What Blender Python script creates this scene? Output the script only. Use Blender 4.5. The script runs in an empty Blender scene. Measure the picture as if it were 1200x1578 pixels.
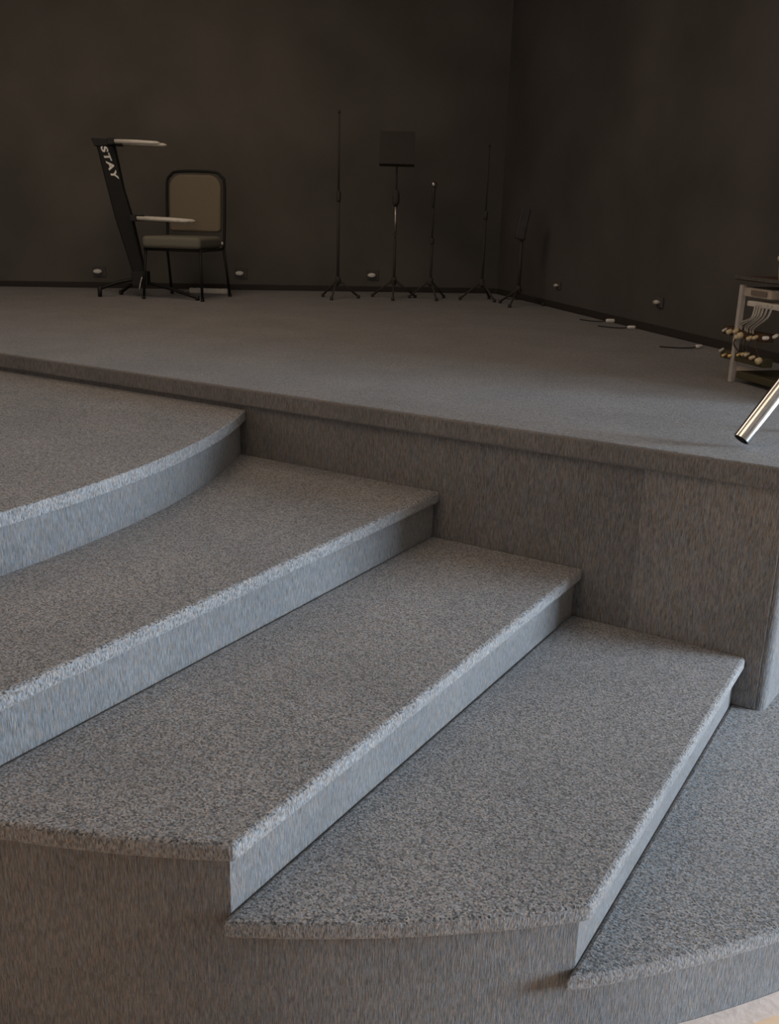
import bpy, bmesh, math, random
from mathutils import Vector, Matrix
random.seed(7)
PI = math.pi
sc = bpy.context.scene
COL = sc.collection

# ------------------------------------------------------------------ camera
RM = Matrix(((0.8502, -0.1777, 0.4956), (0.5259, 0.2412, -0.8156), (0.0254, 0.9540, 0.2987)))
CAM = Vector((0, 0, 1.45))
F, CX, CY = 1485.0, 600.0, 789.0
def _dir(x, y):
    return Vector((x - CX, -(y - CY), -F)).normalized()
ay = _dir(1560, 350); ax = -_dir(-1941, 257)
ax = (ax - ay * ax.dot(ay)).normalized(); az = ax.cross(ay)
RM = Matrix((ax, ay, az))
cd = bpy.data.cameras.new('camera'); cam = bpy.data.objects.new('camera', cd); COL.objects.link(cam)
cam.matrix_world = Matrix.Translation(CAM) @ RM.to_4x4()
cd.sensor_fit = 'HORIZONTAL'; cd.sensor_width = 36; cd.lens = F / 1200 * 36
cd.clip_start = 0.05; cd.clip_end = 60
sc.camera = cam

# ------------------------------------------------------------------ light
sc.view_settings.view_transform = 'Standard'; sc.view_settings.look = 'None'
sc.view_settings.gamma = 1; sc.view_settings.use_curve_mapping = False
sc.view_settings.exposure = 0.0
w = bpy.data.worlds.new('world'); sc.world = w; w.use_nodes = True
w.node_tree.nodes['Background'].inputs[0].default_value = (0.6, 0.75, 1, 1)
w.node_tree.nodes['Background'].inputs[1].default_value = 0.6

def area(name, loc, target, sx, sy, power, col, spread=180):
    l = bpy.data.lights.new(name, 'AREA'); l.shape = 'RECTANGLE'; l.size = sx; l.size_y = sy
    l.energy = power; l.color = col; l.spread = math.radians(spread)
    o = bpy.data.objects.new(name, l); COL.objects.link(o); o.location = loc
    o.rotation_euler = (Vector(target) - Vector(loc)).to_track_quat('-Z', 'Y').to_euler()
    return o
area('daylight_window', (4.95, 4.85, 1.15), (0, 2.5, 0.5), 2.1, 2.0, 790, (0.68, 0.84, 1.0))
area('warm_fill_steps', (-1.6, 1.0, 3.74), (-1.6, 1.05, 0), 1.7, 1.7, 26, (1.0, 0.70, 0.46))  # added warm fill above the steps, no fixture there
area('warm_fill_stage', (-4.3, 4.0, 3.74), (-4.3, 4.05, 0), 1.5, 1.5, 27, (1.0, 0.77, 0.58))  # added warm fill that lifts the back wall and rear of the stage
area('warm_fill_rear', (-2.6, -3.9, 2.15), (-2.6, 4, 1.6), 2.9, 1.4, 24, (1.0, 0.70, 0.48))  # added warm fill from behind the camera, not daylight

# ------------------------------------------------------------------ helpers
ZS = 0.775          # stage top (platform carpet is z = 0, tiles at -0.21)
ZF = -0.21
def ray(x, y): return RM @ _dir(x, y)
def onz(x, y, z):
    r = ray(x, y); return CAM + r * ((z - CAM.z) / r.z)
def zat(root, x, y):                                  # height above a thing's base seen at a picture row
    return hit(x, y, root.location, Vector((-RM[0][2], -RM[1][2], 0)).normalized()).z - root.location.z
def hit(x, y, p, n):
    r = ray(x, y); return CAM + r * ((Vector(p) - CAM).dot(n) / r.dot(n))

def thing(name, label, cat, loc=(0, 0, 0), rz=0, group=None):
    o = bpy.data.objects.new(name, None); COL.objects.link(o); o.empty_display_size = .1
    o.location = loc; o.rotation_euler = (0, 0, rz)
    o['label'] = label; o['category'] = cat
    if group: o['group'] = group
    return o
def tag(o, label, cat, group=None):
    o['label'] = label; o['category'] = cat
    if group: o['group'] = group
    return o
def obj(name, bm, mats, parent=None, bevel=0, seg=2, smooth=False, origin=None):
    if origin is not None:
        bmesh.ops.translate(bm, verts=bm.verts, vec=-Vector(origin))
    bmesh.ops.recalc_face_normals(bm, faces=bm.faces)
    me = bpy.data.meshes.new(name); bm.to_mesh(me); bm.free()
    for m in (mats if isinstance(mats, (list, tuple)) else [mats]): me.materials.append(m)
    o = bpy.data.objects.new(name, me); COL.objects.link(o)
    if parent: o.parent = parent
    elif origin is not None: o.location = origin
    if smooth:
        for p in me.polygons: p.use_smooth = True
    if bevel:
        b = o.modifiers.new('bevel', 'BEVEL'); b.width = bevel; b.segments = seg
        b.limit_method = 'ANGLE'; b.angle_limit = math.radians(40)
    return o
def struct(name, bm, mats, **k):
    o = obj(name, bm, mats, **k); o['kind'] = 'structure'; return o
def box(bm, c, s, rot=None):
    m = Matrix.Translation(c) @ (rot.to_4x4() if rot else Matrix.Identity(4)) @ Matrix.Diagonal((*s, 1))
    return bmesh.ops.create_cube(bm, size=1, matrix=m)['verts']
def prism(bm, pts, z0, z1):
    lo = [bm.verts.new((p[0], p[1], z0)) for p in pts]; hi = [bm.verts.new((p[0], p[1], z1)) for p in pts]
    bm.faces.new(lo[::-1]); bm.faces.new(hi); n = len(pts)
    for i in range(n): bm.faces.new((lo[i], lo[(i+1) % n], hi[(i+1) % n], hi[i]))
def tube(bm, pts, r, n=12, cap=True):
    pts = [Vector(p) for p in pts]; rs = r if isinstance(r, (list, tuple)) else [r]*len(pts)
    rings = []; up = None
    for i, p in enumerate(pts):
        t = (pts[min(i+1, len(pts)-1)] - pts[max(i-1, 0)]).normalized()
        if up is None: up = t.orthogonal().normalized()
        up = (up - t*up.dot(t)).normalized(); s = t.cross(up)
        rings.append([bm.verts.new(p + (up*math.cos(a) + s*math.sin(a))*rs[i]) for a in (2*PI*k/n for k in range(n))])
    for a, b in zip(rings, rings[1:]):
        for k in range(n): bm.faces.new((a[k], a[(k+1) % n], b[(k+1) % n], b[k]))
    if cap:
        bm.faces.new(rings[0][::-1]); bm.faces.new(rings[-1])
def lathe(bm, prof, n=20, c=(0, 0, 0), rot=None):
    rings = []
    for r, z in prof:
        ring = []
        for k in range(n):
            v = Vector((r*math.cos(2*PI*k/n), r*math.sin(2*PI*k/n), z))
            if rot: v = rot @ v
            ring.append(bm.verts.new(v + Vector(c)))
        rings.append(ring)
    for a, b in zip(rings, rings[1:]):
        for k in range(n): bm.faces.new((a[k], a[(k+1) % n], b[(k+1) % n], b[k]))
    bm.faces.new(rings[0][::-1]); bm.faces.new(rings[-1])
def smoothpath(pts, n=8):
    pts = [Vector(p) for p in pts]; out = []
    q = [2*pts[0]-pts[1]] + pts + [2*pts[-1]-pts[-2]]
    for i in range(1, len(q)-2):
        for k in range(n):
            t = k/n
            out.append(.5*((2*q[i]) + (-q[i-1]+q[i+1])*t + (2*q[i-1]-5*q[i]+4*q[i+1]-q[i+2])*t*t + (-q[i-1]+3*q[i]-3*q[i+1]+q[i+2])*t**3))
    return out + [pts[-1]]
def clone(root, **k):
    r = root.copy(); COL.objects.link(r)
    for a, v in k.items():
        if a in ('label', 'category', 'group'): r[a] = v
        else: setattr(r, a, v)
    for ch in list(root.children):
        c = ch.copy(); COL.objects.link(c); c.parent = r
        for g in list(ch.children):
            d = g.copy(); COL.objects.link(d); d.parent = c
    return r

# ------------------------------------------------------------------ materials
def mat(name, col, rough=.6, metal=0, spec=.5):
    m = bpy.data.materials.new(name); m.use_nodes = True; b = m.node_tree.nodes['Principled BSDF']
    b.inputs['Base Color'].default_value = (*col, 1); b.inputs['Roughness'].default_value = rough
    b.inputs['Metallic'].default_value = metal; b.inputs['Specular IOR Level'].default_value = spec
    return m
def noisy(name, c1, c2, scale=8, rough=.7, metal=0, spec=.5, bump=0, detail=4, stretch=(1, 1, 1), lo=.35, hi=.65):
    m = mat(name, c1, rough, metal, spec); nt = m.node_tree; N = nt.nodes.new; L = nt.links.new
    b = nt.nodes['Principled BSDF']
    tc = N('ShaderNodeTexCoord'); mp = N('ShaderNodeMapping'); mp.inputs['Scale'].default_value = stretch
    n = N('ShaderNodeTexNoise'); n.inputs['Scale'].default_value = scale; n.inputs['Detail'].default_value = detail
    r = N('ShaderNodeValToRGB'); r.color_ramp.elements[0].position = lo; r.color_ramp.elements[1].position = hi
    r.color_ramp.elements[0].color = (*c1, 1); r.color_ramp.elements[1].color = (*c2, 1)
    L(tc.outputs['Object'], mp.inputs[0]); L(mp.outputs[0], n.inputs['Vector']); L(n.outputs[0], r.inputs[0]); L(r.outputs[0], b.inputs['Base Color'])
    if bump:
        bp = N('ShaderNodeBump'); bp.inputs['Strength'].default_value = bump; bp.inputs['Distance'].default_value = .004
        L(n.outputs[0], bp.inputs['Height']); L(bp.outputs[0], b.inputs['Normal'])
    return m
def carpet(name, stretch, scale, lo, hi, k=1.0, v=.28):
    """loop-pile carpet: light and dark fibres, slight colour variation from yarn to yarn, bumpy pile"""
    m = mat(name, (.2, .2, .2), 1.0, 0, .05); nt = m.node_tree; N = nt.nodes.new; L = nt.links.new
    b = nt.nodes['Principled BSDF']
    b.inputs['Sheen Weight'].default_value = .25; b.inputs['Sheen Roughness'].default_value = .6
    tc = N('ShaderNodeTexCoord'); mp = N('ShaderNodeMapping'); mp.inputs['Scale'].default_value = stretch
    L(tc.outputs['Object'], mp.inputs[0])
    n1 = N('ShaderNodeTexNoise'); n1.inputs['Scale'].default_value = scale; n1.inputs['Detail'].default_value = 3; n1.inputs['Roughness'].default_value = .7
    n2 = N('ShaderNodeTexNoise'); n2.inputs['Scale'].default_value = scale*.8; n2.inputs['Detail'].default_value = 2; mp2 = N('ShaderNodeMapping'); mp2.inputs['Location'].default_value = (3, 1, 2); L(mp.outputs[0], mp2.inputs[0])
    n3 = N('ShaderNodeTexNoise'); n3.inputs['Scale'].default_value = 3.1; n3.inputs['Detail'].default_value = 5
    L(mp.outputs[0], n1.inputs['Vector']); L(mp2.outputs[0], n2.inputs['Vector'])
    L(tc.outputs['Object'], n3.inputs['Vector'])
    vo = N('ShaderNodeTexVoronoi'); vo.inputs['Scale'].default_value = scale*1.15; L(mp.outputs[0], vo.inputs['Vector'])
    sp = N('ShaderNodeSeparateColor'); L(vo.outputs['Color'], sp.inputs[0])
    mxv = N('ShaderNodeMix'); mxv.data_type = 'FLOAT'; mxv.inputs[0].default_value = v; L(n1.outputs[0], mxv.inputs[2]); L(sp.outputs[0], mxv.inputs[3])
    r1 = N('ShaderNodeValToRGB'); e = r1.color_ramp.elements
    e[0].position = .33; e[0].color = (lo, lo, lo*1.02, 1); e[1].position = .69; e[1].color = (hi, hi, hi*1.0, 1)
    L(mxv.outputs[0], r1.inputs[0])
    r2 = N('ShaderNodeValToRGB'); e = r2.color_ramp.elements
    e[0].position = .38; e[0].color = (1.12, .98, .88, 1); e[1].position = .62; e[1].color = (.90, 1.0, 1.12, 1)
    L(n2.outputs[0], r2.inputs[0])
    r3 = N('ShaderNodeValToRGB'); e = r3.color_ramp.elements
    e[0].position = .3; e[0].color = (.86*k, .86*k, .86*k, 1); e[1].position = .7; e[1].color = (1.12*k, 1.1*k, 1.08*k, 1)
    L(n3.outputs[0], r3.inputs[0])
    def mul(a, c):
        x = N('ShaderNodeMix'); x.data_type = 'RGBA'; x.blend_type = 'MULTIPLY'; x.inputs[0].default_value = 1
        L(a, x.inputs[6]); L(c, x.inputs[7]); return x.outputs[2]
    L(mul(mul(r1.outputs[0], r2.outputs[0]), r3.outputs[0]), b.inputs['Base Color'])
    bp = N('ShaderNodeBump'); bp.inputs['Strength'].default_value = .75; bp.inputs['Distance'].default_value = .004
    L(n1.outputs[0], bp.inputs['Height']); L(bp.outputs[0], b.inputs['Normal'])
    return m
M_TREAD = carpet('carpet_pile', (1, 1, 1), 200, .026, .365)
M_RISER = carpet('carpet_ribbed', (1, 1, .10), 430, .085, .29, v=.12)
M_EDGE = carpet('carpet_nosing', (1, 1, .3), 330, .08, .40, v=.2)
M_STAGE = carpet('carpet_stage', (1, 1, 1), 170, .095, .25)
M_WALL = noisy('black_wall_paint', (.098, .093, .082), (.135, .126, .113), 1.6, .75, spec=.3, detail=3)
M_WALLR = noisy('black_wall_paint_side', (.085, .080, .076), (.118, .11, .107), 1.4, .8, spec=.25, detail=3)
M_ROOM = mat('room_paint', (.42, .37, .31), .8)
M_CEIL = mat('ceiling_paint', (.3, .27, .24), .9)
M_BLACK = mat('black_paint', (.012, .012, .011), .55, 0, .3)
M_BLACKP = mat('black_plastic', (.02, .02, .02), .5, 0, .3)
M_CHROME = noisy('chrome', (.62, .62, .62), (.72, .72, .72), 30, .22, 1)
M_STEEL = noisy('brushed_steel', (.42, .40, .37), (.55, .52, .49), 60, .38, 1)
M_PALE = noisy('pale_aluminium', (.62, .60, .54), (.72, .70, .64), 40, .5, 0)
M_WHITE = mat('white_print_and_glint', (.93, .92, .88), .5)  # lettering print; on the sockets, chrome reflection painted as white
M_FAB = noisy('olive_grey_fabric', (.17, .145, .105), (.23, .20, .15), 400, .95, bump=.2, spec=.1)
M_FABG = noisy('seat_fabric', (.15, .15, .12), (.21, .205, .17), 400, .95, bump=.2, spec=.1)
M_POST = noisy('grey_enamel', (.48, .46, .44), (.58, .55, .52), 20, .45)
M_BRASS = noisy('brass', (.75, .52, .22), (.85, .64, .32), 60, .35, .6)
M_IVORY = mat('ivory_plastic', (.72, .60, .38), .45)
M_GREY = noisy('grey_panel', (.46, .40, .34), (.54, .47, .40), 30, .6)
M_DKGREY = mat('dark_grey_panel', (.07, .06, .05), .6)
M_CABLE = mat('white_cable', (.45, .42, .38), .5)
M_BROWN = noisy('brown_wood', (.05, .025, .012), (.09, .045, .02), 14, .6, stretch=(1, 1, 6))
M_OLIVE = mat('olive_case', (.07, .06, .03), .6)
M_CEMENT = noisy('tile_mortar', (.68, .55, .48), (.78, .64, .56), 60, .9, bump=.3)

# ------------------------------------------------------------------ room shell
P1 = onz(0, 441, ZS); P2 = onz(745, 452, ZS)
wb = (P2 - P1); wb.z = 0; wb.normalize()          # back wall runs this way
CORNER = P1 + wb * ((P2 - P1).length + .12)
P4 = onz(1073, 528, ZS)
wr = Vector((P4.x - CORNER.x, P4.y - CORNER.y, 0)).normalized()
nb = Vector((wb.y, -wb.x, 0));  nb = nb if nb.dot(-P1) > 0 else -nb
nr = Vector((wr.y, -wr.x, 0));  nr = nr if nr.dot(CAM - CORNER) > 0 else -nr
print('wall dirs', wb, wr, CORNER)
HC = 3.9
def wall(name, a, b, n, m, z0=ZF, z1=HC, holes=None, t=.12):
    """slab from a to b, its inner face on the line, thickness away from the room; holes = [(s0,s1,z0,z1)]"""
    a = Vector((a[0], a[1], 0)); b = Vector((b[0], b[1], 0)); d = (b-a); Ln = d.length; d.normalize()
    bm = bmesh.new()
    def seg(s0, s1, q0, q1):
        p = [a+d*s0, a+d*s1, a+d*s1-n*t, a+d*s0-n*t]; prism(bm, p, q0, q1)
    if not holes: seg(0, Ln, z0, z1)
    else:
        h = holes[0]; seg(0, h[0], z0, z1); seg(h[1], Ln, z0, z1); seg(h[0], h[1], z0, h[2]); seg(h[0], h[1], h[3], z1)
    return struct(name, bm, m)
LE = P1 - wb * 3.6                                   # left end of the back wall
RE = CORNER + wr * ((4.12 - CORNER.y)/wr.y)                               # end of the dark side wall
XR, YN = 5.1, -4.2
wall('wall_back', LE, CORNER, nb, M_WALL)
wall('wall_right', CORNER, RE, nr, M_WALLR)
YS = 6.2
wsd = Vector((XR-RE.x, YS-RE.y, 0)).normalized()
wall('wall_side', (RE.x, RE.y), (XR, YS), Vector((wsd.y, -wsd.x, 0)), M_ROOM)
wall('wall_window', (XR, YS), (XR, YN), Vector((-1, 0, 0)), M_ROOM, holes=[(YS-4.85-1.2, YS-4.85+1.2, .05, 2.25)])
wall('wall_rear', (XR, YN), (LE.x, YN), Vector((0, 1, 0)), M_ROOM, holes=[(XR+1.0, XR+4.2, 1.3, 3.0)])
wall('wall_left', (LE.x, YN), (LE.x, LE.y), Vector((1, 0, 0)), M_WALL)
room = [(XR+.1, YN-.1), (XR+.1, YS+.1), (RE.x, RE.y+.1), (CORNER.x, CORNER.y+.1), (LE.x-.1, LE.y+.1), (LE.x-.1, YN-.1)]
bm = bmesh.new(); prism(bm, room, HC, HC+.1); struct('ceiling', bm, M_CEIL)

# window frames and glass
M_GLASS = bpy.data.materials.new('glass'); M_GLASS.use_nodes = True
nt = M_GLASS.node_tree; nt.nodes.remove(nt.nodes['Principled BSDF']); tr = nt.nodes.new('ShaderNodeBsdfTransparent'); gl = nt.nodes.new('ShaderNodeBsdfGlossy')
gl.inputs['Roughness'].default_value = .02; mx = nt.nodes.new('ShaderNodeMixShader'); mx.inputs[0].default_value = .05
nt.links.new(tr.outputs[0], mx.inputs[1]); nt.links.new(gl.outputs[0], mx.inputs[2]); nt.links.new(mx.outputs[0], nt.nodes['Material Output'].inputs[0])
def window(nm, c, along, wd, ht):
    bm = bmesh.new(); al = Vector(along); rot = Matrix.Rotation(math.atan2(al.y, al.x), 3, 'Z')
    for s in (-1, 1):
        box(bm, Vector(c)+al*s*(wd/2-.03), (.06, .1, ht), rot); box(bm, Vector(c)+Vector((0, 0, s*(ht/2-.03))), (wd-.12, .1, .06), rot)
    box(bm, Vector(c), (.05, .08, ht-.12), rot)
    o = struct(nm, bm, M_ROOM)
    bm = bmesh.new(); box(bm, Vector(c), (wd-.12, .008, ht-.12), rot); obj('window_pane', bm, M_GLASS, o)
window('window_1', (XR+.06, 4.85, 1.15), (0, 1, 0), 2.4, 2.2)
window('window_2', (-2.6+.1, YN-.06, 2.15), (1, 0, 0), 3.2, 1.7)

# tiled floor
m = mat('terracotta_tile', (.6, .4, .25), .45); nt = m.node_tree; N = nt.nodes.new; L = nt.links.new
tc = N('ShaderNodeTexCoord'); mp = N('ShaderNodeMapping'); mp.inputs['Rotation'].default_value = (0, 0, .62); mp.inputs['Location'].default_value = (.14, .06, 0)
bk = N('ShaderNodeTexBrick'); bk.offset = 0; bk.inputs['Scale'].default_value = 1; bk.inputs['Brick Width'].default_value = .4; bk.inputs['Row Height'].default_value = .4
bk.inputs['Mortar Size'].default_value = .006; bk.inputs['Color1'].default_value = (.88, .62, .42, 1); bk.inputs['Color2'].default_value = (.84, .59, .40, 1); bk.inputs['Mortar'].default_value = (.2, .13, .09, 1)
L(tc.outputs['Object'], mp.inputs[0]); L(mp.outputs[0], bk.inputs['Vector']); L(bk.outputs['Color'], nt.nodes['Principled BSDF'].inputs['Base Color'])
M_TILE = m
bm = bmesh.new(); prism(bm, room, ZF-.1, ZF); struct('floor', bm, M_TILE)

# ------------------------------------------------------------------ stage, round platform and steps
C0 = Vector((-2.38, 3.5)); R0 = 2.735
YF = 2.885                                            # plane of the stage front
LX = -7.0
LIP, OVER = .042, .026
def xarc(R, x1, n=60):
    """points along the round outer edge from x = x1 down to the lowest point, then straight left"""
    th1 = -math.acos(min(1, (x1 - C0.x)/R)); th0 = -PI/2
    return [(C0.x+R*math.cos(th1+(th0-th1)*k/n), C0.y+R*math.sin(th1+(th0-th1)*k/n)) for k in range(n+1)]
def plan(x, R, yb):
    return [(LX, yb), (x, yb)] + xarc(R, x) + [(LX, C0.y-R)]
def plan_top(d, R, yb):                               # top step: its front bulges in a wide curve
    c = (-4.95, 1.48); Rt = 2.885 - d
    a1 = math.asin((yb-c[1])/Rt); pts = [(LX, yb)]
    n = 60
    for k in range(n+1):
        a = a1 + (-.33-a1)*k/n; p = (c[0]+Rt*math.cos(a), c[1]+Rt*math.sin(a))
        if (Vector(p)-C0).length > R and p[1] < C0.y: break
        pts.append(p)
    x = pts[-1][0]
    return pts + xarc(R, x)[1:] + [(LX, C0.y-R)]
def faces_by_normal(bm):
    bm.normal_update()
    for f in bm.faces: f.material_index = 0 if abs(f.normal.z) > .5 else 1
def subdiv_noise(bm): pass

steps = thing('stage_steps', 'flight of grey carpeted steps built against the stage front, topmost one curved', 'steps', (-2.4, 2.0, 0))
so = steps.location
levels = [(None, .69), (-1.548, .51), (-1.004, .34), (-.460, .17)]
# the treads run back until just under the riser of the next step
prev = None
def strip(xa, xb, R, yb):
    """tread board from the riser above (xa) to its own nose (xb), its near end following the round edge"""
    ya = lambda x: C0.y - math.sqrt(R*R - (x-C0.x)**2)
    n = 24
    return [(xa, yb), (xb, yb)] + [(xb+(xa-xb)*k/n, ya(xb+(xa-xb)*k/n)) for k in range(n+1)]
def curve_edge(Rt=2.885-.04):                         # back edge of the second tread, under the curved riser
    c = (-4.95, 1.48); return [(c[0]+Rt*math.cos(a), c[1]+Rt*math.sin(a)) for a in (-.33+k*(.33+.5)/30 for k in range(31))]
for i, (x, z) in enumerate(levels):
    zb = levels[i+1][1]-LIP if i+1 < len(levels) else 0
    bm = bmesh.new()
    if x is None: prism(bm, plan_top(OVER, R0-OVER, YF-.004), zb, z-LIP)
    else: prism(bm, plan(x-OVER, R0-OVER, YF-.004), zb, z-LIP)
    if x: zprev = None
    faces_by_normal(bm)
    r = obj('step_riser', bm, [M_TREAD, M_RISER], steps, origin=so)
    bm = bmesh.new()
    if x is None: prism(bm, plan_top(0, R0, YF-.004), z-LIP, z)
    else: prism(bm, strip(prev, x, R0, YF-.004), z-LIP, z)
    faces_by_normal(bm)
    t = obj('step_tread', bm, [M_TREAD, M_EDGE], steps, bevel=.011, seg=3, origin=so)
    prev = -2.9 if x is None else x-OVER-.001

# round platform under the steps
def plat(R, x0=None):
    th1 = .22; th0 = -PI/2 if x0 is None else -math.acos((x0-C0.x)/R); n = 90
    p = [(C0.x+R*math.cos(th1+(th0-th1)*k/n), C0.y+R*math.sin(th1+(th0-th1)*k/n)) for k in range(n+1)]
    if x0 is not None: return [(x0, YF+.02)] + p[::-1] + [(-.05, 4.12), (-.45, 4.38), (-.45, YF+.02)]
    return [(LX, YF), (LX, C0.y-R)] + p[::-1] + [(-.05, 4.12), (-.45, 4.38), (-.45, YF)]
plt = thing('round_platform', 'low round grey carpeted platform under the steps, edged by tiles', 'platform', (-2.4, 2.0, ZF))
bm = bmesh.new(); prism(bm, plat(R0-OVER), ZF, -.04); faces_by_normal(bm)
prism(bm, [(LX, YF-.01), (-.4875, YF-.01)] + xarc(R0-OVER, -.4875) + [(LX, C0.y-R0+OVER)], -.0395, 0); faces_by_normal(bm)
obj('platform_base', bm, [M_TREAD, M_RISER], plt, origin=plt.location)
bm = bmesh.new(); prism(bm, plat(R0, -.486-.004), -.04, 0); faces_by_normal(bm)
obj('platform_top', bm, [M_TREAD, M_EDGE], plt, bevel=.014, seg=3, origin=plt.location)
# mortar strip where the platform meets the tiles
bm = bmesh.new()
n = 160; rin, rout = R0-OVER+.001, R0+.026
th = [-PI/2 + (PI/2+.28)*k/n for k in range(n+1)]
a = [bm.verts.new((C0.x+rin*math.cos(t), C0.y+rin*math.sin(t), ZF+.004)) for t in th]
b = [bm.verts.new((C0.x+(rout+random.uniform(-.004, .004))*math.cos(t), C0.y+(rout)*math.sin(t), ZF+.001)) for t in th]
for k in range(n): bm.faces.new((a[k], b[k], b[k+1], a[k+1]))
struct('trim_1', bm, M_CEMENT)

# stage
XC = -.385                                            # right front corner of the stage
def wallpt(x, y, n, p, off=.015):                     # push a point off the wall
    return (x + n.x*off, y + n.y*off)
d = Vector((.10, 1, 0)).normalized()
s = (CORNER - Vector((XC, YF, 0))); 
# side face meets the right wall
den = d.x*wr.y - d.y*wr.x; tt = (s.x*wr.y - s.y*wr.x)/den
E1 = Vector((XC, YF, 0)) + d*tt
def stage_plan(o):
    c = []
    r = .03
    for k in range(9):
        a = -PI/2 + (PI/2)*k/8
        c.append((XC+o - r + r*math.cos(a), YF-o + r + r*math.sin(a)))
    bl = P1 - wb*((P1.x+8.3)/wb.x)
    return ([(-8.3, YF-o)] + c + [(E1.x+o+nr.x*.015, E1.y+nr.y*.015), (CORNER.x+(nb.x+nr.x)*.012, CORNER.y+(nb.y+nr.y)*.012), (bl.x+nb.x*.015, bl.y+nb.y*.015)])
st = thing('stage', 'wide raised stage covered in brown grey carpet, meeting the dark walls', 'stage', (-3, 4.5, ZF))
bm = bmesh.new(); prism(bm, stage_plan(0), 0.001, ZS-.07); faces_by_normal(bm)
obj('stage_front', bm, [M_STAGE, M_RISER], st, origin=st.location)
bm = bmesh.new(); prism(bm, stage_plan(.016), ZS-.07, ZS); faces_by_normal(bm)
obj('stage_deck', bm, [M_STAGE, M_RISER], st, bevel=.010, seg=3, origin=st.location)
sx = hit(985, 800, (0, YF, 0), Vector((0, 1, 0))).x
bm = bmesh.new(); box(bm, ((sx+XC-.03)/2, YF-.0012, (ZS-.07)/2+.001), (XC-.03-sx, .0028, ZS-.072))
pc = obj('carpet_panel', bm, carpet('carpet_ribbed_newer', (1, 1, .10), 430, .11, .36, v=.12), st, bevel=.0012, origin=st.location)
# ragged seam threads under the lip
bm = bmesh.new()
z0 = ZS-.072
for k in range(46):
    x = random.uniform(-1.75, XC-.02); l = random.uniform(.004, .014)
    tube(bm, [(x, YF-.014, z0), (x+random.uniform(-.01, .01), YF-.016, z0-l)], .0009, 4)
so_ = obj('loose_threads', bm, M_EDGE, st, origin=st.location); so_['kind'] = 'stuff'

# low dark skirting where the stage carpet meets the walls
for nm, a_, d_, n_, L_ in (('baseboard_back', LE, wb, nb, (CORNER-LE).length), ('baseboard_right', CORNER, wr, nr, (E1-CORNER).length)):
    bm = bmesh.new(); a2 = Vector((a_.x, a_.y, 0)); prism(bm, [a2+d_*.02+n_*.001, a2+d_*(L_-.02)+n_*.001, a2+d_*(L_-.02)+n_*.012, a2+d_*.02+n_*.012], ZS+.001, ZS+.045)
    struct(nm, bm, mat('skirting', (.035, .03, .027), .8))

# ------------------------------------------------------------------ stack chair
fw = Vector((-RM[0][2], -RM[1][2], 0)).normalized()   # away from the camera
rt = Vector((fw.y, -fw.x, 0))
yaw = math.atan2(rt.y, rt.x)
def px(p):                                            # metres per pixel at the distance of point p
    return (p - CAM).dot(-Vector((RM[0][2], RM[1][2], RM[2][2]))) / F
G = onz(312, 465, ZS)
th = math.radians(13)
cf = (-fw*math.cos(th) - rt*math.sin(th))             # way the chair faces
cr = Vector((-cf.y, cf.x, 0)); 
if cr.dot(rt) < 0: cr = -cr
W, D = .47, .42
SH = (hit(262, 364, onz(268, 461, ZS), -fw).z - ZS); BH = hit(300, 266, onz(322, 452, ZS), -fw).z - ZS
print('chair', SH, BH)
cen = G - cr*W/2 - cf*D/2
ch = thing('stacking_chair', 'black framed chair with rounded olive grey padded back, standing by the rear wall', 'chair', (cen.x, cen.y, ZS), math.atan2(cf.y, cf.x) + PI/2)
# local: +x = right (towards camera's right), -y = front
def rbox(w_, h_, r_, n=8):
    out = []
    for cx_, cy_, a0 in ((w_/2-r_, h_/2-r_, 0), (-w_/2+r_, h_/2-r_, PI/2), (-w_/2+.03, -h_/2+.03, PI), (w_/2-.03, -h_/2+.03, 1.5*PI)):
        rr = r_ if cy_ > 0 else .03
        for k in range(n+1):
            a = a0 + PI/2*k/n; out.append((cx_+rr*math.cos(a), cy_+rr*math.sin(a)))
    return out
bm = bmesh.new(); prism(bm, rbox(W-.01, D+.02, .06), SH-.085, SH); obj('seat', bm, M_FABG, ch, bevel=.028, seg=4, smooth=False)
bm = bmesh.new(); prism(bm, rbox(W-.05, BH-SH-.05, .10), -.022, .022)
mt = Matrix.Translation((0, D/2+.035, (SH+.02+BH-.015)/2)) @ Matrix.Rotation(math.radians(90-4), 4, 'X')
bmesh.ops.transform(bm, matrix=mt, verts=bm.verts)
obj('backrest', bm, M_FAB, ch, bevel=.016, seg=3)
bm = bmesh.new()
def bp(x, z): return (x, D/2+.02+(z-SH)*.07, z)
path = [(-W/2, D/2, SH-.09), bp(-W/2, SH+.05), bp(-W/2, BH-.10), bp(-W/2+.03, BH-.03), bp(-W/2+.10, BH), bp(W/2-.10, BH), bp(W/2-.03, BH-.03), bp(W/2, BH-.10), bp(W/2, SH+.05), (W/2, D/2, SH-.09)]
tube(bm, smoothpath(path, 5), .011, 10); obj('back_frame', bm, M_BLACK, ch, smooth=True)
for sx_ in (-1, 1):
    bm = bmesh.new(); tube(bm, [(sx_*(W/2-.02), -D/2+.03, SH-.08), (sx_*(W/2-.0), -D/2, .012)], .0105, 10); tube(bm, [(sx_*W/2, -D/2, .0), (sx_*W/2, -D/2, .02)], .014, 10)
    obj('leg', bm, M_BLACK, ch, smooth=True)
    bm = bmesh.new(); tube(bm, [(sx_*W/2, D/2, SH-.09), (sx_*(W/2+.01), D/2+.075, .012)], .0105, 10); tube(bm, [(sx_*(W/2+.01), D/2+.077, 0), (sx_*(W/2+.01), D/2+.077, .02)], .014, 10)
    obj('leg', bm, M_BLACK, ch, smooth=True)
bm = bmesh.new()
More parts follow.
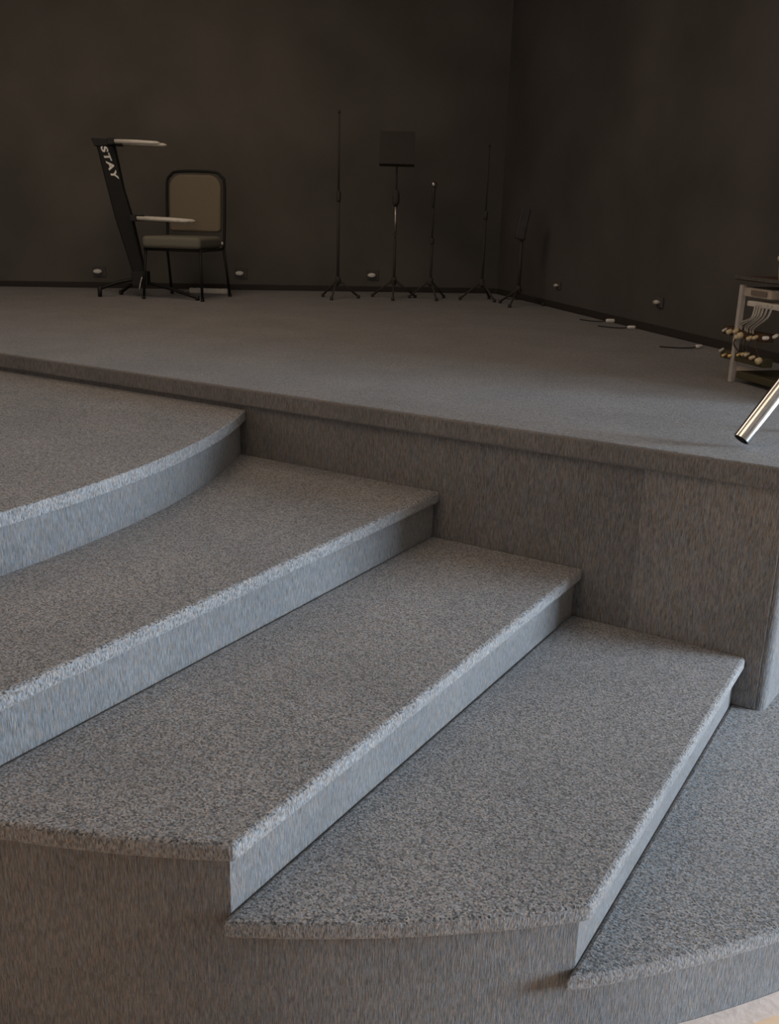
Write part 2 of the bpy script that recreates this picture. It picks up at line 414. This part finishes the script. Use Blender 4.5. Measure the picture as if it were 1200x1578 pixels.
for y in (-D/2+.03, D/2): tube(bm, [(-W/2+.01, y, SH-.095), (W/2-.01, y, SH-.095)], .010, 8)
for x in (-W/2+.01, W/2-.01): tube(bm, [(x, -D/2+.03, SH-.095), (x, D/2, SH-.095)], .010, 8)
obj('seat_frame', bm, M_BLACK, ch, smooth=True)
bm = bmesh.new(); lathe(bm, [(.0125, 0), (.0125, .006), (.008, .010), (.001, .011)], 12, (W/2+.011, D/2-.06, SH-.05), Matrix.Rotation(PI/2, 3, 'Y')); obj('screw_cap', bm, M_PALE, ch, smooth=True)

# ------------------------------------------------------------------ keyboard stand with slanted column
B = onz(214, 457, ZS); k_ = px(B)
ks = thing('keyboard_stand', 'black slanted column keyboard stand with pale arms and white lettering, beside the chair', 'keyboard stand', (B.x, B.y, ZS), yaw)
def q(x, y, w_=0):
    p = hit(x, y, B, fw) - B
    return Vector((p.dot(rt), w_, p.z))
def flat(bm, pts, y0, y1):
    lo = [bm.verts.new((p.x, y0, p.z)) for p in pts]; hi = [bm.verts.new((p.x, y1, p.z)) for p in pts]; n = len(pts)
    bm.faces.new(lo); bm.faces.new(hi[::-1])
    for i in range(n): bm.faces.new((lo[i], hi[i], hi[(i+1) % n], lo[(i+1) % n]))
bm = bmesh.new(); flat(bm, [q(150, 224), q(177, 224), q(191, 290), q(206, 340), q(225, 424), q(207, 424), q(178, 334), q(160, 264)], -.035, .035)
obj('column', bm, M_BLACK, ks, bevel=.010, seg=2)
bm = bmesh.new(); flat(bm, [q(142, 213), q(181, 215), q(177, 224), q(148, 226)], -.045, .045); obj('end_cap', bm, M_BLACKP, ks, bevel=.005)
for (x0, y0, x1, y1) in ((180, 219, 251, 222), (214, 336, 296, 341)):
    for w_ in (-.10, .12):
        bm = bmesh.new(); a_, b_ = q(x0, y0, w_), q(x1, y1, w_)
        off = .0 if w_ < 0 else .004
        tube(bm, [a_, a_.lerp(b_, .5)+Vector((0, 0, .002)), a_.lerp(b_, .93), b_], [.015, .015, .013, .005], 10)
        obj('arm', bm, M_PALE, ks, smooth=True)
    bm = bmesh.new(); box(bm, q(x0-3, y0)+Vector((0, .01, 0)), (.05, .27, .045)); obj('arm_bracket', bm, M_BLACKP, ks, bevel=.006)
bm = bmesh.new(); flat(bm, [q(204, 418), q(229, 418), q(230, 440), q(206, 440)], -.045, .045); obj('foot_hub', bm, M_BLACKP, ks, bevel=.006)
def fleg(a, b, nm='foot'):
    bm = bmesh.new(); tube(bm, smoothpath([a, a.lerp(b, .5)+Vector((0, 0, .01)), b], 4), .013, 10)
    f = obj(nm, bm, M_BLACK, ks, smooth=True)
    bm = bmesh.new(); tube(bm, [(b.x, b.y, b.z+.016), (b.x, b.y, .0)], .016, 10); obj('rubber_foot', bm, M_BLACKP, f, smooth=True)
fleg(q(210, 430), Vector((q(160, 450).x, -.10, .06)))
fleg(q(216, 434, .02), Vector((q(312, 450).x, -.20, .02)))
fleg(q(214, 434, .04), Vector((q(180, 450).x, .12, .02)))
bm = bmesh.new(); tube(bm, smoothpath([q(222, 426, -.06), q(220, 436, -.07), q(219, 446, -.08)], 4), .008, 8); obj('release_lever', bm, M_STEEL, ks, smooth=True)
# lettering reading down the column
fc = bpy.data.curves.new('lettering', 'FONT'); fc.body = 'STAY'; fc.size = .062; fc.extrude = .001; fc.offset = .0022; fc.shear = .2; fc.space_character = 1.15
tmp = bpy.data.objects.new('lettering_curve', fc); COL.objects.link(tmp)
bpy.context.view_layer.update()
me = bpy.data.meshes.new_from_object(tmp.evaluated_get(bpy.context.evaluated_depsgraph_get())); COL.objects.unlink(tmp); bpy.data.objects.remove(tmp)
me.materials.clear(); me.materials.append(M_WHITE)
lt = bpy.data.objects.new('lettering', me); COL.objects.link(lt); lt.parent = ks
a_, b_ = q(157, 226), q(177, 279)
ang = math.atan2((b_-a_).z, (b_-a_).x)
xs = [v.co.x for v in me.vertices]; s_ = (b_-a_).length/(max(xs)-min(xs))
lt.matrix_local = Matrix.Translation((a_.x, -.0375, a_.z)) @ Matrix.Rotation(-ang, 4, 'Y') @ Matrix.Rotation(PI/2, 4, 'X') @ Matrix.Diagonal((s_, 1.0, 1, 1))

# pale power strip on the carpet behind the chair
B = onz(322, 452, ZS)
ps = thing('power_strip', 'pale power strip lying on the carpet behind the chair legs', 'power strip', (B.x, B.y, ZS), yaw-.06)
bm = bmesh.new(); box(bm, (0, 0, .02), (.31, .055, .04)); obj('strip_body', bm, M_PALE, ps, bevel=.006)
for k in range(5):
    bm = bmesh.new(); lathe(bm, [(.017, 0), (.017, .003), (.013, .003), (.013, .0005)], 14, (-.115+.052*k, 0, .0402)); obj('socket', bm, M_DKGREY, ps)
bm = bmesh.new(); tube(bm, smoothpath([(-.15, 0, .02), (-.21, -.02, .008), (-.26, .06, .007), (-.2, .14, .007), (-.05, .17, .007), (.1, .2, .007)]), .006, 8); obj('power_cord', bm, M_CABLE, ps, smooth=True)

# ------------------------------------------------------------------ dark stands in front of the back wall
def dirlegs(bm, z, r, a0, n=3, th_=.009):
    for k in range(n):
        a = a0 + 2*PI*k/n
        tube(bm, [(.01*math.cos(a), .01*math.sin(a), z), (r*math.cos(a), r*math.sin(a), .012)], th_, 8)
def stand_root(name, label, cat, x, y, group=None):
    p = onz(x, y, ZS); return thing(name, label, cat, (p.x, p.y, ZS), yaw, group), px(p)
M_SHADE = mat('dull_black', (.062, .055, .048), .7, 0, .3)
def tripod(t, a0, r=.17, z=.14):
    for k in range(3):
        a = a0+2*PI*k/3
        bm = bmesh.new(); e = Vector((r*math.cos(a), r*math.sin(a), .014)); tube(bm, [(.014*math.cos(a), .014*math.sin(a), z), e], .008, 8)
        l = obj('leg', bm, M_SHADE, t, smooth=True)
        bm = bmesh.new(); tube(bm, [e-Vector((0, 0, .014)), e+Vector((0, 0, .012))], .013, 8); obj('rubber_foot', bm, M_SHADE, l, smooth=True)
    bm = bmesh.new(); lathe(bm, [(.018, z-.03), (.022, z-.02), (.022, z+.02), (.016, z+.03)], 14); obj('leg_collar', bm, M_SHADE, t, smooth=True)

def micstand(name, label, cat, x, y, top, a0, mic=None, post=M_SHADE, group=None):
    t, k = stand_root(name, label, cat, x, y, group); H = zat(t, x, top)
    tripod(t, a0)
    bm = bmesh.new(); tube(bm, [(0, 0, .1), (0, 0, H*.55)], .011, 10); obj('lower_tube', bm, post, t, smooth=True)
    bm = bmesh.new(); lathe(bm, [(.012, H*.53), (.018, H*.54), (.018, H*.58), (.012, H*.59)], 12); obj('clutch', bm, M_SHADE, t, smooth=True)
    bm = bmesh.new(); tube(bm, [(0, 0, H*.56), (0, 0, H)], .008, 10); obj('upper_tube', bm, post, t, smooth=True)
    if mic:
        bm = bmesh.new(); lathe(bm, [(.010, -.16), (.014, -.04), (.018, -.01)], 14, (0, 0, H+.06)); obj('microphone_body', bm, M_SHADE, t, smooth=True)
        bm = bmesh.new(); bmesh.ops.create_uvsphere(bm, u_segments=16, v_segments=10, radius=.027, matrix=Matrix.Translation((0, 0, H+.075))); obj('microphone_grille', bm, M_STEEL, t, smooth=True)
    else:
        bm = bmesh.new(); lathe(bm, [(.010, H-.01), (.012, H), (.008, H+.015)], 12); obj('thread_cap', bm, M_SHADE, t, smooth=True)
    return t
micstand('microphone_stand', 'tall thin black stand in front of the rear wall, nearest the chair', 'stand', 520, 460, 172, .3)
micstand('microphone_stand', 'thin black stand close to the corner of the two dark walls', 'stand', 741, 463, 224, 1.1)
micstand('microphone_stand', 'short black stand topped with a dull grey microphone head', 'stand', 662, 461, 300, .8, mic=True)
# music stand
t, k = stand_root('music_stand', 'black music stand with a chrome lower post, in the middle of the rear wall', 'music stand', 606, 460)
tripod(t, .5, .2, .14)
bm = bmesh.new(); tube(bm, [(0, 0, .1), (0, 0, zat(t, 606, 368))], .011, 10); obj('base_tube', bm, M_SHADE, t, smooth=True)
bm = bmesh.new(); tube(bm, [(0, 0, zat(t, 606, 370)), (0, 0, zat(t, 606, 312))], .010, 10); obj('chrome_post', bm, M_STEEL, t, smooth=True)
bm = bmesh.new(); lathe(bm, [(.014, zat(t, 606, 318)), (.028, zat(t, 606, 312)), (.028, zat(t, 606, 300)), (.014, zat(t, 606, 292))], 14); obj('height_clutch', bm, M_SHADE, t, smooth=True)
bm = bmesh.new(); tube(bm, [(0, 0, zat(t, 606, 300)), (0, .01, zat(t, 606, 250))], .008, 8); obj('upper_post', bm, M_SHADE, t, smooth=True)
bm = bmesh.new(); rx = Matrix.Rotation(math.radians(-18), 3, 'X'); box(bm, (0, .01, zat(t, 606, 228)), (.27, .006, .26), rx); box(bm, (0, -.05, zat(t, 606, 228)-.125), (.27, .06, .006), rx); obj('desk', bm, mat('desk_black', (.04, .036, .032), .7), t, bevel=.002)
# little grey box on a stand
t, k = stand_root('monitor_stand', 'slim black stand holding a small tilted grey box, by the wall corner', 'stand', 797, 471)
tripod(t, 2.2, .2, .12)
bm = bmesh.new(); tube(bm, [(0, 0, .1), (0, 0, zat(t, 797, 368))], .014, 10); obj('post', bm, M_SHADE, t, smooth=True)
bm = bmesh.new(); box(bm, (0, 0, zat(t, 797, 344)), (.075, .07, 46*k), Matrix.Rotation(.16, 3, 'Y')); obj('grey_box', bm, noisy('dull_grey', (.05, .048, .05), (.07, .066, .07), 20, .7), t, bevel=.01)
bm = bmesh.new(); box(bm, (0, 0, zat(t, 797, 368)), (.05, .05, .02)); obj('bracket', bm, M_SHADE, t, bevel=.003)

# ------------------------------------------------------------------ socket plates low on the dark walls
def wallpt_px(x, y, back):
    return hit(x, y, P1 if back else CORNER, nb if back else nr)
def socket(x, y, back, label, group, size=.05):
    n = nb if back else nr; p = wallpt_px(x, y, back) + n*.001
    t = thing('wall_socket', label, 'wall socket', p, math.atan2(n.y, n.x) + PI/2, group)
    # local -y = out of the wall
    bm = bmesh.new(); box(bm, (0, -.006, 0), (size*1.9, .012, size*1.5)); obj('back_plate', bm, M_WALLR, t, bevel=.003)
    bm = bmesh.new(); lathe(bm, [(size*.42, 0), (size*.42, .018), (size*.34, .026), (size*.12, .028)], 16, (-size*.2, -.012, 0), Matrix.Diagonal((1.5, 1, .8)) @ Matrix.Rotation(PI/2, 3, 'X')); obj('metal_connector', bm, M_WHITE if back else M_PALE, t, smooth=True)  # white base colour stands in for light reflected by the chrome
    return t
g = 'metal sockets low on the dark walls'
socket(153, 418, True, 'small pale metal socket on the rear wall, left of the slanted stand', g, .055)
socket(371, 421, True, 'small pale metal socket on the rear wall, just right of the chair', g, .055)
socket(574, 424, True, 'small pale metal socket on the rear wall beside the music stand', g, .055)
socket(862, 440, False, 'small dull metal socket on the right wall, nearest the corner', g, .035)
socket(1018, 466, False, 'small metal socket on the right wall, midway to the equipment rack', g, .04)
# silver plugs on the stage floor
def plug(x, y, label, s, a):
    p = onz(x, y, ZS)
    t = thing('audio_plug', label, 'plug', (p.x, p.y, ZS), yaw + a, 'silver plugs lying on the stage')
    bm = bmesh.new(); rot = Matrix.Rotation(PI/2, 3, 'Y'); lathe(bm, [(.004*s, -.01), (.0085*s, 0), (.0085*s, .028*s), (.006*s, .034*s)], 14, (0, 0, .0085*s), rot); obj('metal_shell', bm, M_WHITE, t, smooth=True)
    bm = bmesh.new(); tube(bm, smoothpath([(0, 0, .0085*s), (-.04, .0, .006), (-.10, .04, .004), (-.16, .12, .004)]), .0035, 6); obj('cable', bm, M_BLACKP, t, smooth=True)
plug(815, 463, 'tiny silver plug on the stage floor nearest the wall corner', 1.2, .2)
plug(935, 497, 'silver plug on the stage floor, left one of a pair by the right wall', 1.5, 0)
plug(968, 507, 'silver plug on the stage floor, right one of a pair by the right wall', 1.3, .1)
plug(1073, 537, 'faint silver plug on the stage floor close to the equipment rack', 1.2, .6)

# ------------------------------------------------------------------ equipment rack at the right edge
RB = onz(1126, 588, ZS)
ra = math.atan2(wr.y, wr.x)                           # local +x runs along the wall towards the viewer
rk = thing('equipment_rack', 'low open equipment rack with steel posts and pale panel at the right edge', 'rack', (RB.x, RB.y, ZS), ra)
inv = Matrix.Rotation(-ra, 3, 'Z')
def rl(x, y, off=0):                                  # pixel -> rack-local point on its front plane
    p = hit(x, y, RB + nr*off, nr); return inv @ (p - Vector((RB.x, RB.y, ZS)))
if (inv @ nr).y > 0: print('rack normal flips', inv @ nr)
A = rl(1138, 437); Bt = rl(1140, 427); print('rack pts', A, Bt, rl(1200, 436), rl(1200, 600))
RW = .62; RH = A.z; RD = .30
RW = max(RW, rl(1200, 500).x + .05)
def bar(a, b, t=.02, bm=None):
    own = bm is None; bm = bm or bmesh.new(); a = Vector(a); b = Vector(b); d_ = b-a
    box(bm, (a+b)/2, (t, t, d_.length), d_.to_track_quat('Z', 'Y').to_matrix()); return bm
for x in (0, RW):
    for y in (0, RD):
        obj('post', bar((x, y, .0), (x, y, RH-.002), .022), M_POST if y == 0 else M_BLACK, rk, bevel=.002)
HT = RH+.025
bm = bmesh.new(); box(bm, (RW/2, RD/2, HT), (RW+.05, RD+.05, .016)); obj('top_shelf', bm, M_BROWN, rk, bevel=.002)
bm = bmesh.new(); box(bm, (RW/2, -.03, HT+.004), (RW+.05, .008, .014)); obj('shelf_edging', bm, M_STEEL, rk)
bm = bmesh.new(); box(bm, (RW/2, RD/2, .035), (RW-.03, RD-.02, .03)); obj('bottom_shelf', bm, M_OLIVE, rk, bevel=.003)
c0 = rl(1146, 441); c1 = rl(1188, 452); c1.z = rl(1146, 457).z
bm = bmesh.new(); box(bm, ((c0.x+c1.x)/2, .09, (c0.z+c1.z)/2), (abs(c1.x-c0.x), .18, abs(c0.z-c1.z)*.9)); un = obj('rack_unit', bm, M_GREY, rk, bevel=.004)
bm = bmesh.new(); box(bm, ((c0.x+c1.x)/2+.02, -.003, (c0.z+c1.z)/2), (abs(c1.x-c0.x)*.55, .006, .02)); obj('display', bm, mat('dull_brown_label', (.2, .16, .13), .6), un)
c2 = rl(1153, 464); bm = bmesh.new(); box(bm, ((c2.x+RW)/2-.01, .03, c2.z-.008), (RW-c2.x-.03, .08, .022)); obj('cable_tray', bm, M_PALE, rk, bevel=.004)
bm = bmesh.new(); box(bm, (RW/2, RD-.02, RH*.55), (RW-.03, .01, RH*.75)); obj('rear_panel', bm, M_BLACKP, rk)
# white cables hanging from the tray
for i, (sx0, ex, ey) in enumerate(((1164, 1142, 497), (1168, 1144, 500), (1172, 1150, 502), (1177, 1153, 504), (1183, 1158, 505), (1190, 1162, 506))):
    a_ = rl(sx0, 471, .02+.006*i); b_ = rl(ex, ey, .02); m_ = rl((sx0*.7+ex*.3), 490, .045)
    bm = bmesh.new(); tube(bm, smoothpath([a_, m_, b_, rl(ex-2, ey+8, .015)]), .0042, 8); obj('white_cable', bm, M_CABLE, rk, smooth=True)
# connector strips and their brass and ivory plugs
for (xa, ya, xb, yb_, m_, nm) in ((1117, 508, 1176, 522, M_BROWN, 'upper_connector_strip'), (1113, 545, 1174, 560, M_OLIVE, 'lower_connector_strip')):
    a_ = rl(xa, ya); b_ = rl(xb, yb_); zc = (a_.z+b_.z)/2
    bm = bmesh.new(); box(bm, ((a_.x+b_.x)/2, .02, zc), (abs(b_.x-a_.x)+.02, .05, .035)); obj(nm, bm, m_, rk, bevel=.004)
def conn(x, y, s, m_, nm='brass_plug', tilt=0):
    p = rl(x, y, .012); bm = bmesh.new()
    rot = Matrix.Rotation(tilt, 3, 'Y') @ Matrix.Rotation(PI/2+.5, 3, 'X')
    lathe(bm, [(s*.6, -.012), (s, -.006), (s, .010), (s*.72, .014), (s*.3, .015)], 12, p, rot); obj(nm, bm, m_, rk, smooth=True)
for (x, y, s, tl) in ((1124, 511, .011, .4), (1134, 510, .009, .3), (1141, 517, .014, .9), (1137, 519, .010, .9), (1155, 521, .009, .5), (1164, 520, .008, .6)):
    conn(x, y, s, M_IVORY, 'ivory_plug', tl)
conn(1117, 508, .006, M_PALE, 'silver_plug'); conn(1180, 521, .008, M_WHITE, 'silver_plug', 1.4); conn(1195, 518, .007, M_PALE, 'silver_plug')
for (x, y, s, tl) in ((1116, 547, .007, .3), (1126, 548, .008, .8), (1139, 546, .006, .2), (1146, 545, .007, 0), (1151, 546, .007, 0), (1159, 551, .008, .7), (1169, 556, .014, .2)):
    conn(x, y, s, M_BRASS if x < 1140 else M_IVORY, 'brass_plug' if x < 1140 else 'ivory_plug', tl)
conn(1112, 539, .006, M_PALE, 'silver_plug')
for i, (x0, y0, x1, y1) in enumerate(((1124, 514, 1126, 530), (1134, 520, 1138, 542), (1148, 522, 1146, 543), (1160, 522, 1152, 543), (1165, 524, 1169, 550))):
    bm = bmesh.new(); a_, b_ = rl(x0, y0, .014), rl(x1, y1, .014); tube(bm, smoothpath([a_, a_.lerp(b_, .5)+Vector((.008*(-1)**i, -.012, 0)), b_]), .0035, 6); obj('patch_lead', bm, (M_DKGREY, M_BROWN, M_OLIVE)[i % 3], rk, smooth=True)
# two strips added where brownish shadow lies in front of the rack
for (x, y, l, lab) in ((1160, 577, .26, 'thin dull brown strip standing for shadow on the carpet at the foot of the rack'), (1178, 590, .20, 'shorter dull brown strip standing for shadow on the carpet, nearest the chrome tube')):
    p = onz(x, y, ZS)
    bm = bmesh.new(); box(bm, (0, 0, .009), (l, .05, .018)); o = obj('shadow_strip', bm, M_GREY if l > .25 else M_BROWN, bevel=.003)
    o.location = (p.x, p.y, ZS); o.rotation_euler = (0, 0, ra+.05); tag(o, lab, 'shadow strip')

rod_base = rl(1201, 432, -.03); at_ = rl(1203, 398, -.03)
bm = bmesh.new(); tube(bm, [rod_base, at_], .006, 8); bmesh.ops.create_uvsphere(bm, u_segments=12, v_segments=8, radius=.013, matrix=Matrix.Translation(at_)); obj('pale_rod', bm, M_IVORY, rk, smooth=True)  # small pale upright with a round tip, not identified
print('RW', RW, RH, rl(1200, 500))
# ------------------------------------------------------------------ leaning chrome tube
a_ = onz(1140, 690, ZS); a_.z += .026
cv = -(RM @ Vector((0, 0, 1)))
# the tube rises away to the right
b_ = hit(1200, 602, a_ + Vector((.02, .10, 0)), Vector((0, 1, 0)))
dv = (b_-a_).normalized(); print('tube', a_, b_, dv)
ct = thing('chrome_stand', 'thick chrome tube of a stand slanting down to the stage edge', 'stand leg', (a_.x, a_.y, ZS))
loc = ct.location
def tb(s0, s1, r0, r1=None): return [a_+dv*s0-loc, a_+dv*s1-loc], [r0, r1 or r0]
bm = bmesh.new()
rot = dv.to_track_quat('Z', 'Y').to_matrix()
R_ = .026
lathe(bm, [(R_*.86, .05), (R_*.86, 0), (R_, 0), (R_, .30)], 32, a_-loc, rot)
tubo = obj('tube', bm, M_CHROME, ct, smooth=False)
for p_ in tubo.data.polygons:
    if len(p_.vertices) == 4: p_.use_smooth = True
tubo.modifiers.new('edge', 'EDGE_SPLIT').split_angle = math.radians(40)
bm = bmesh.new(); lathe(bm, [(R_*.8, .045), (R_*.85, .02), (R_*.855, .018)], 24, a_-loc, rot); obj('tube_plug', bm, M_BLACKP, ct)
bm = bmesh.new(); p, r = tb(.285, .345, R_*1.28); tube(bm, p, r, 28); obj('clamp', bm, M_BLACKP, ct, bevel=.003)
bm = bmesh.new(); p, r = tb(.345, .56, R_*.8); tube(bm, p, r, 24); obj('inner_tube', bm, M_CHROME, ct, smooth=True)
bm = bmesh.new(); c_ = a_+dv*.315-loc; tube(bm, [c_+Vector((.01, -.02, -.01)), c_+Vector((.035, -.05, -.03))], .007, 10); k1 = obj('wing_bolt', bm, M_CHROME, ct, smooth=True)
bm = bmesh.new(); e_ = a_+dv*.54-loc; tube(bm, [e_, Vector((-.41-loc.x, e_.y+.10, .005))], .012, 16); obj('support_leg', bm, M_CHROME, ct, smooth=True)
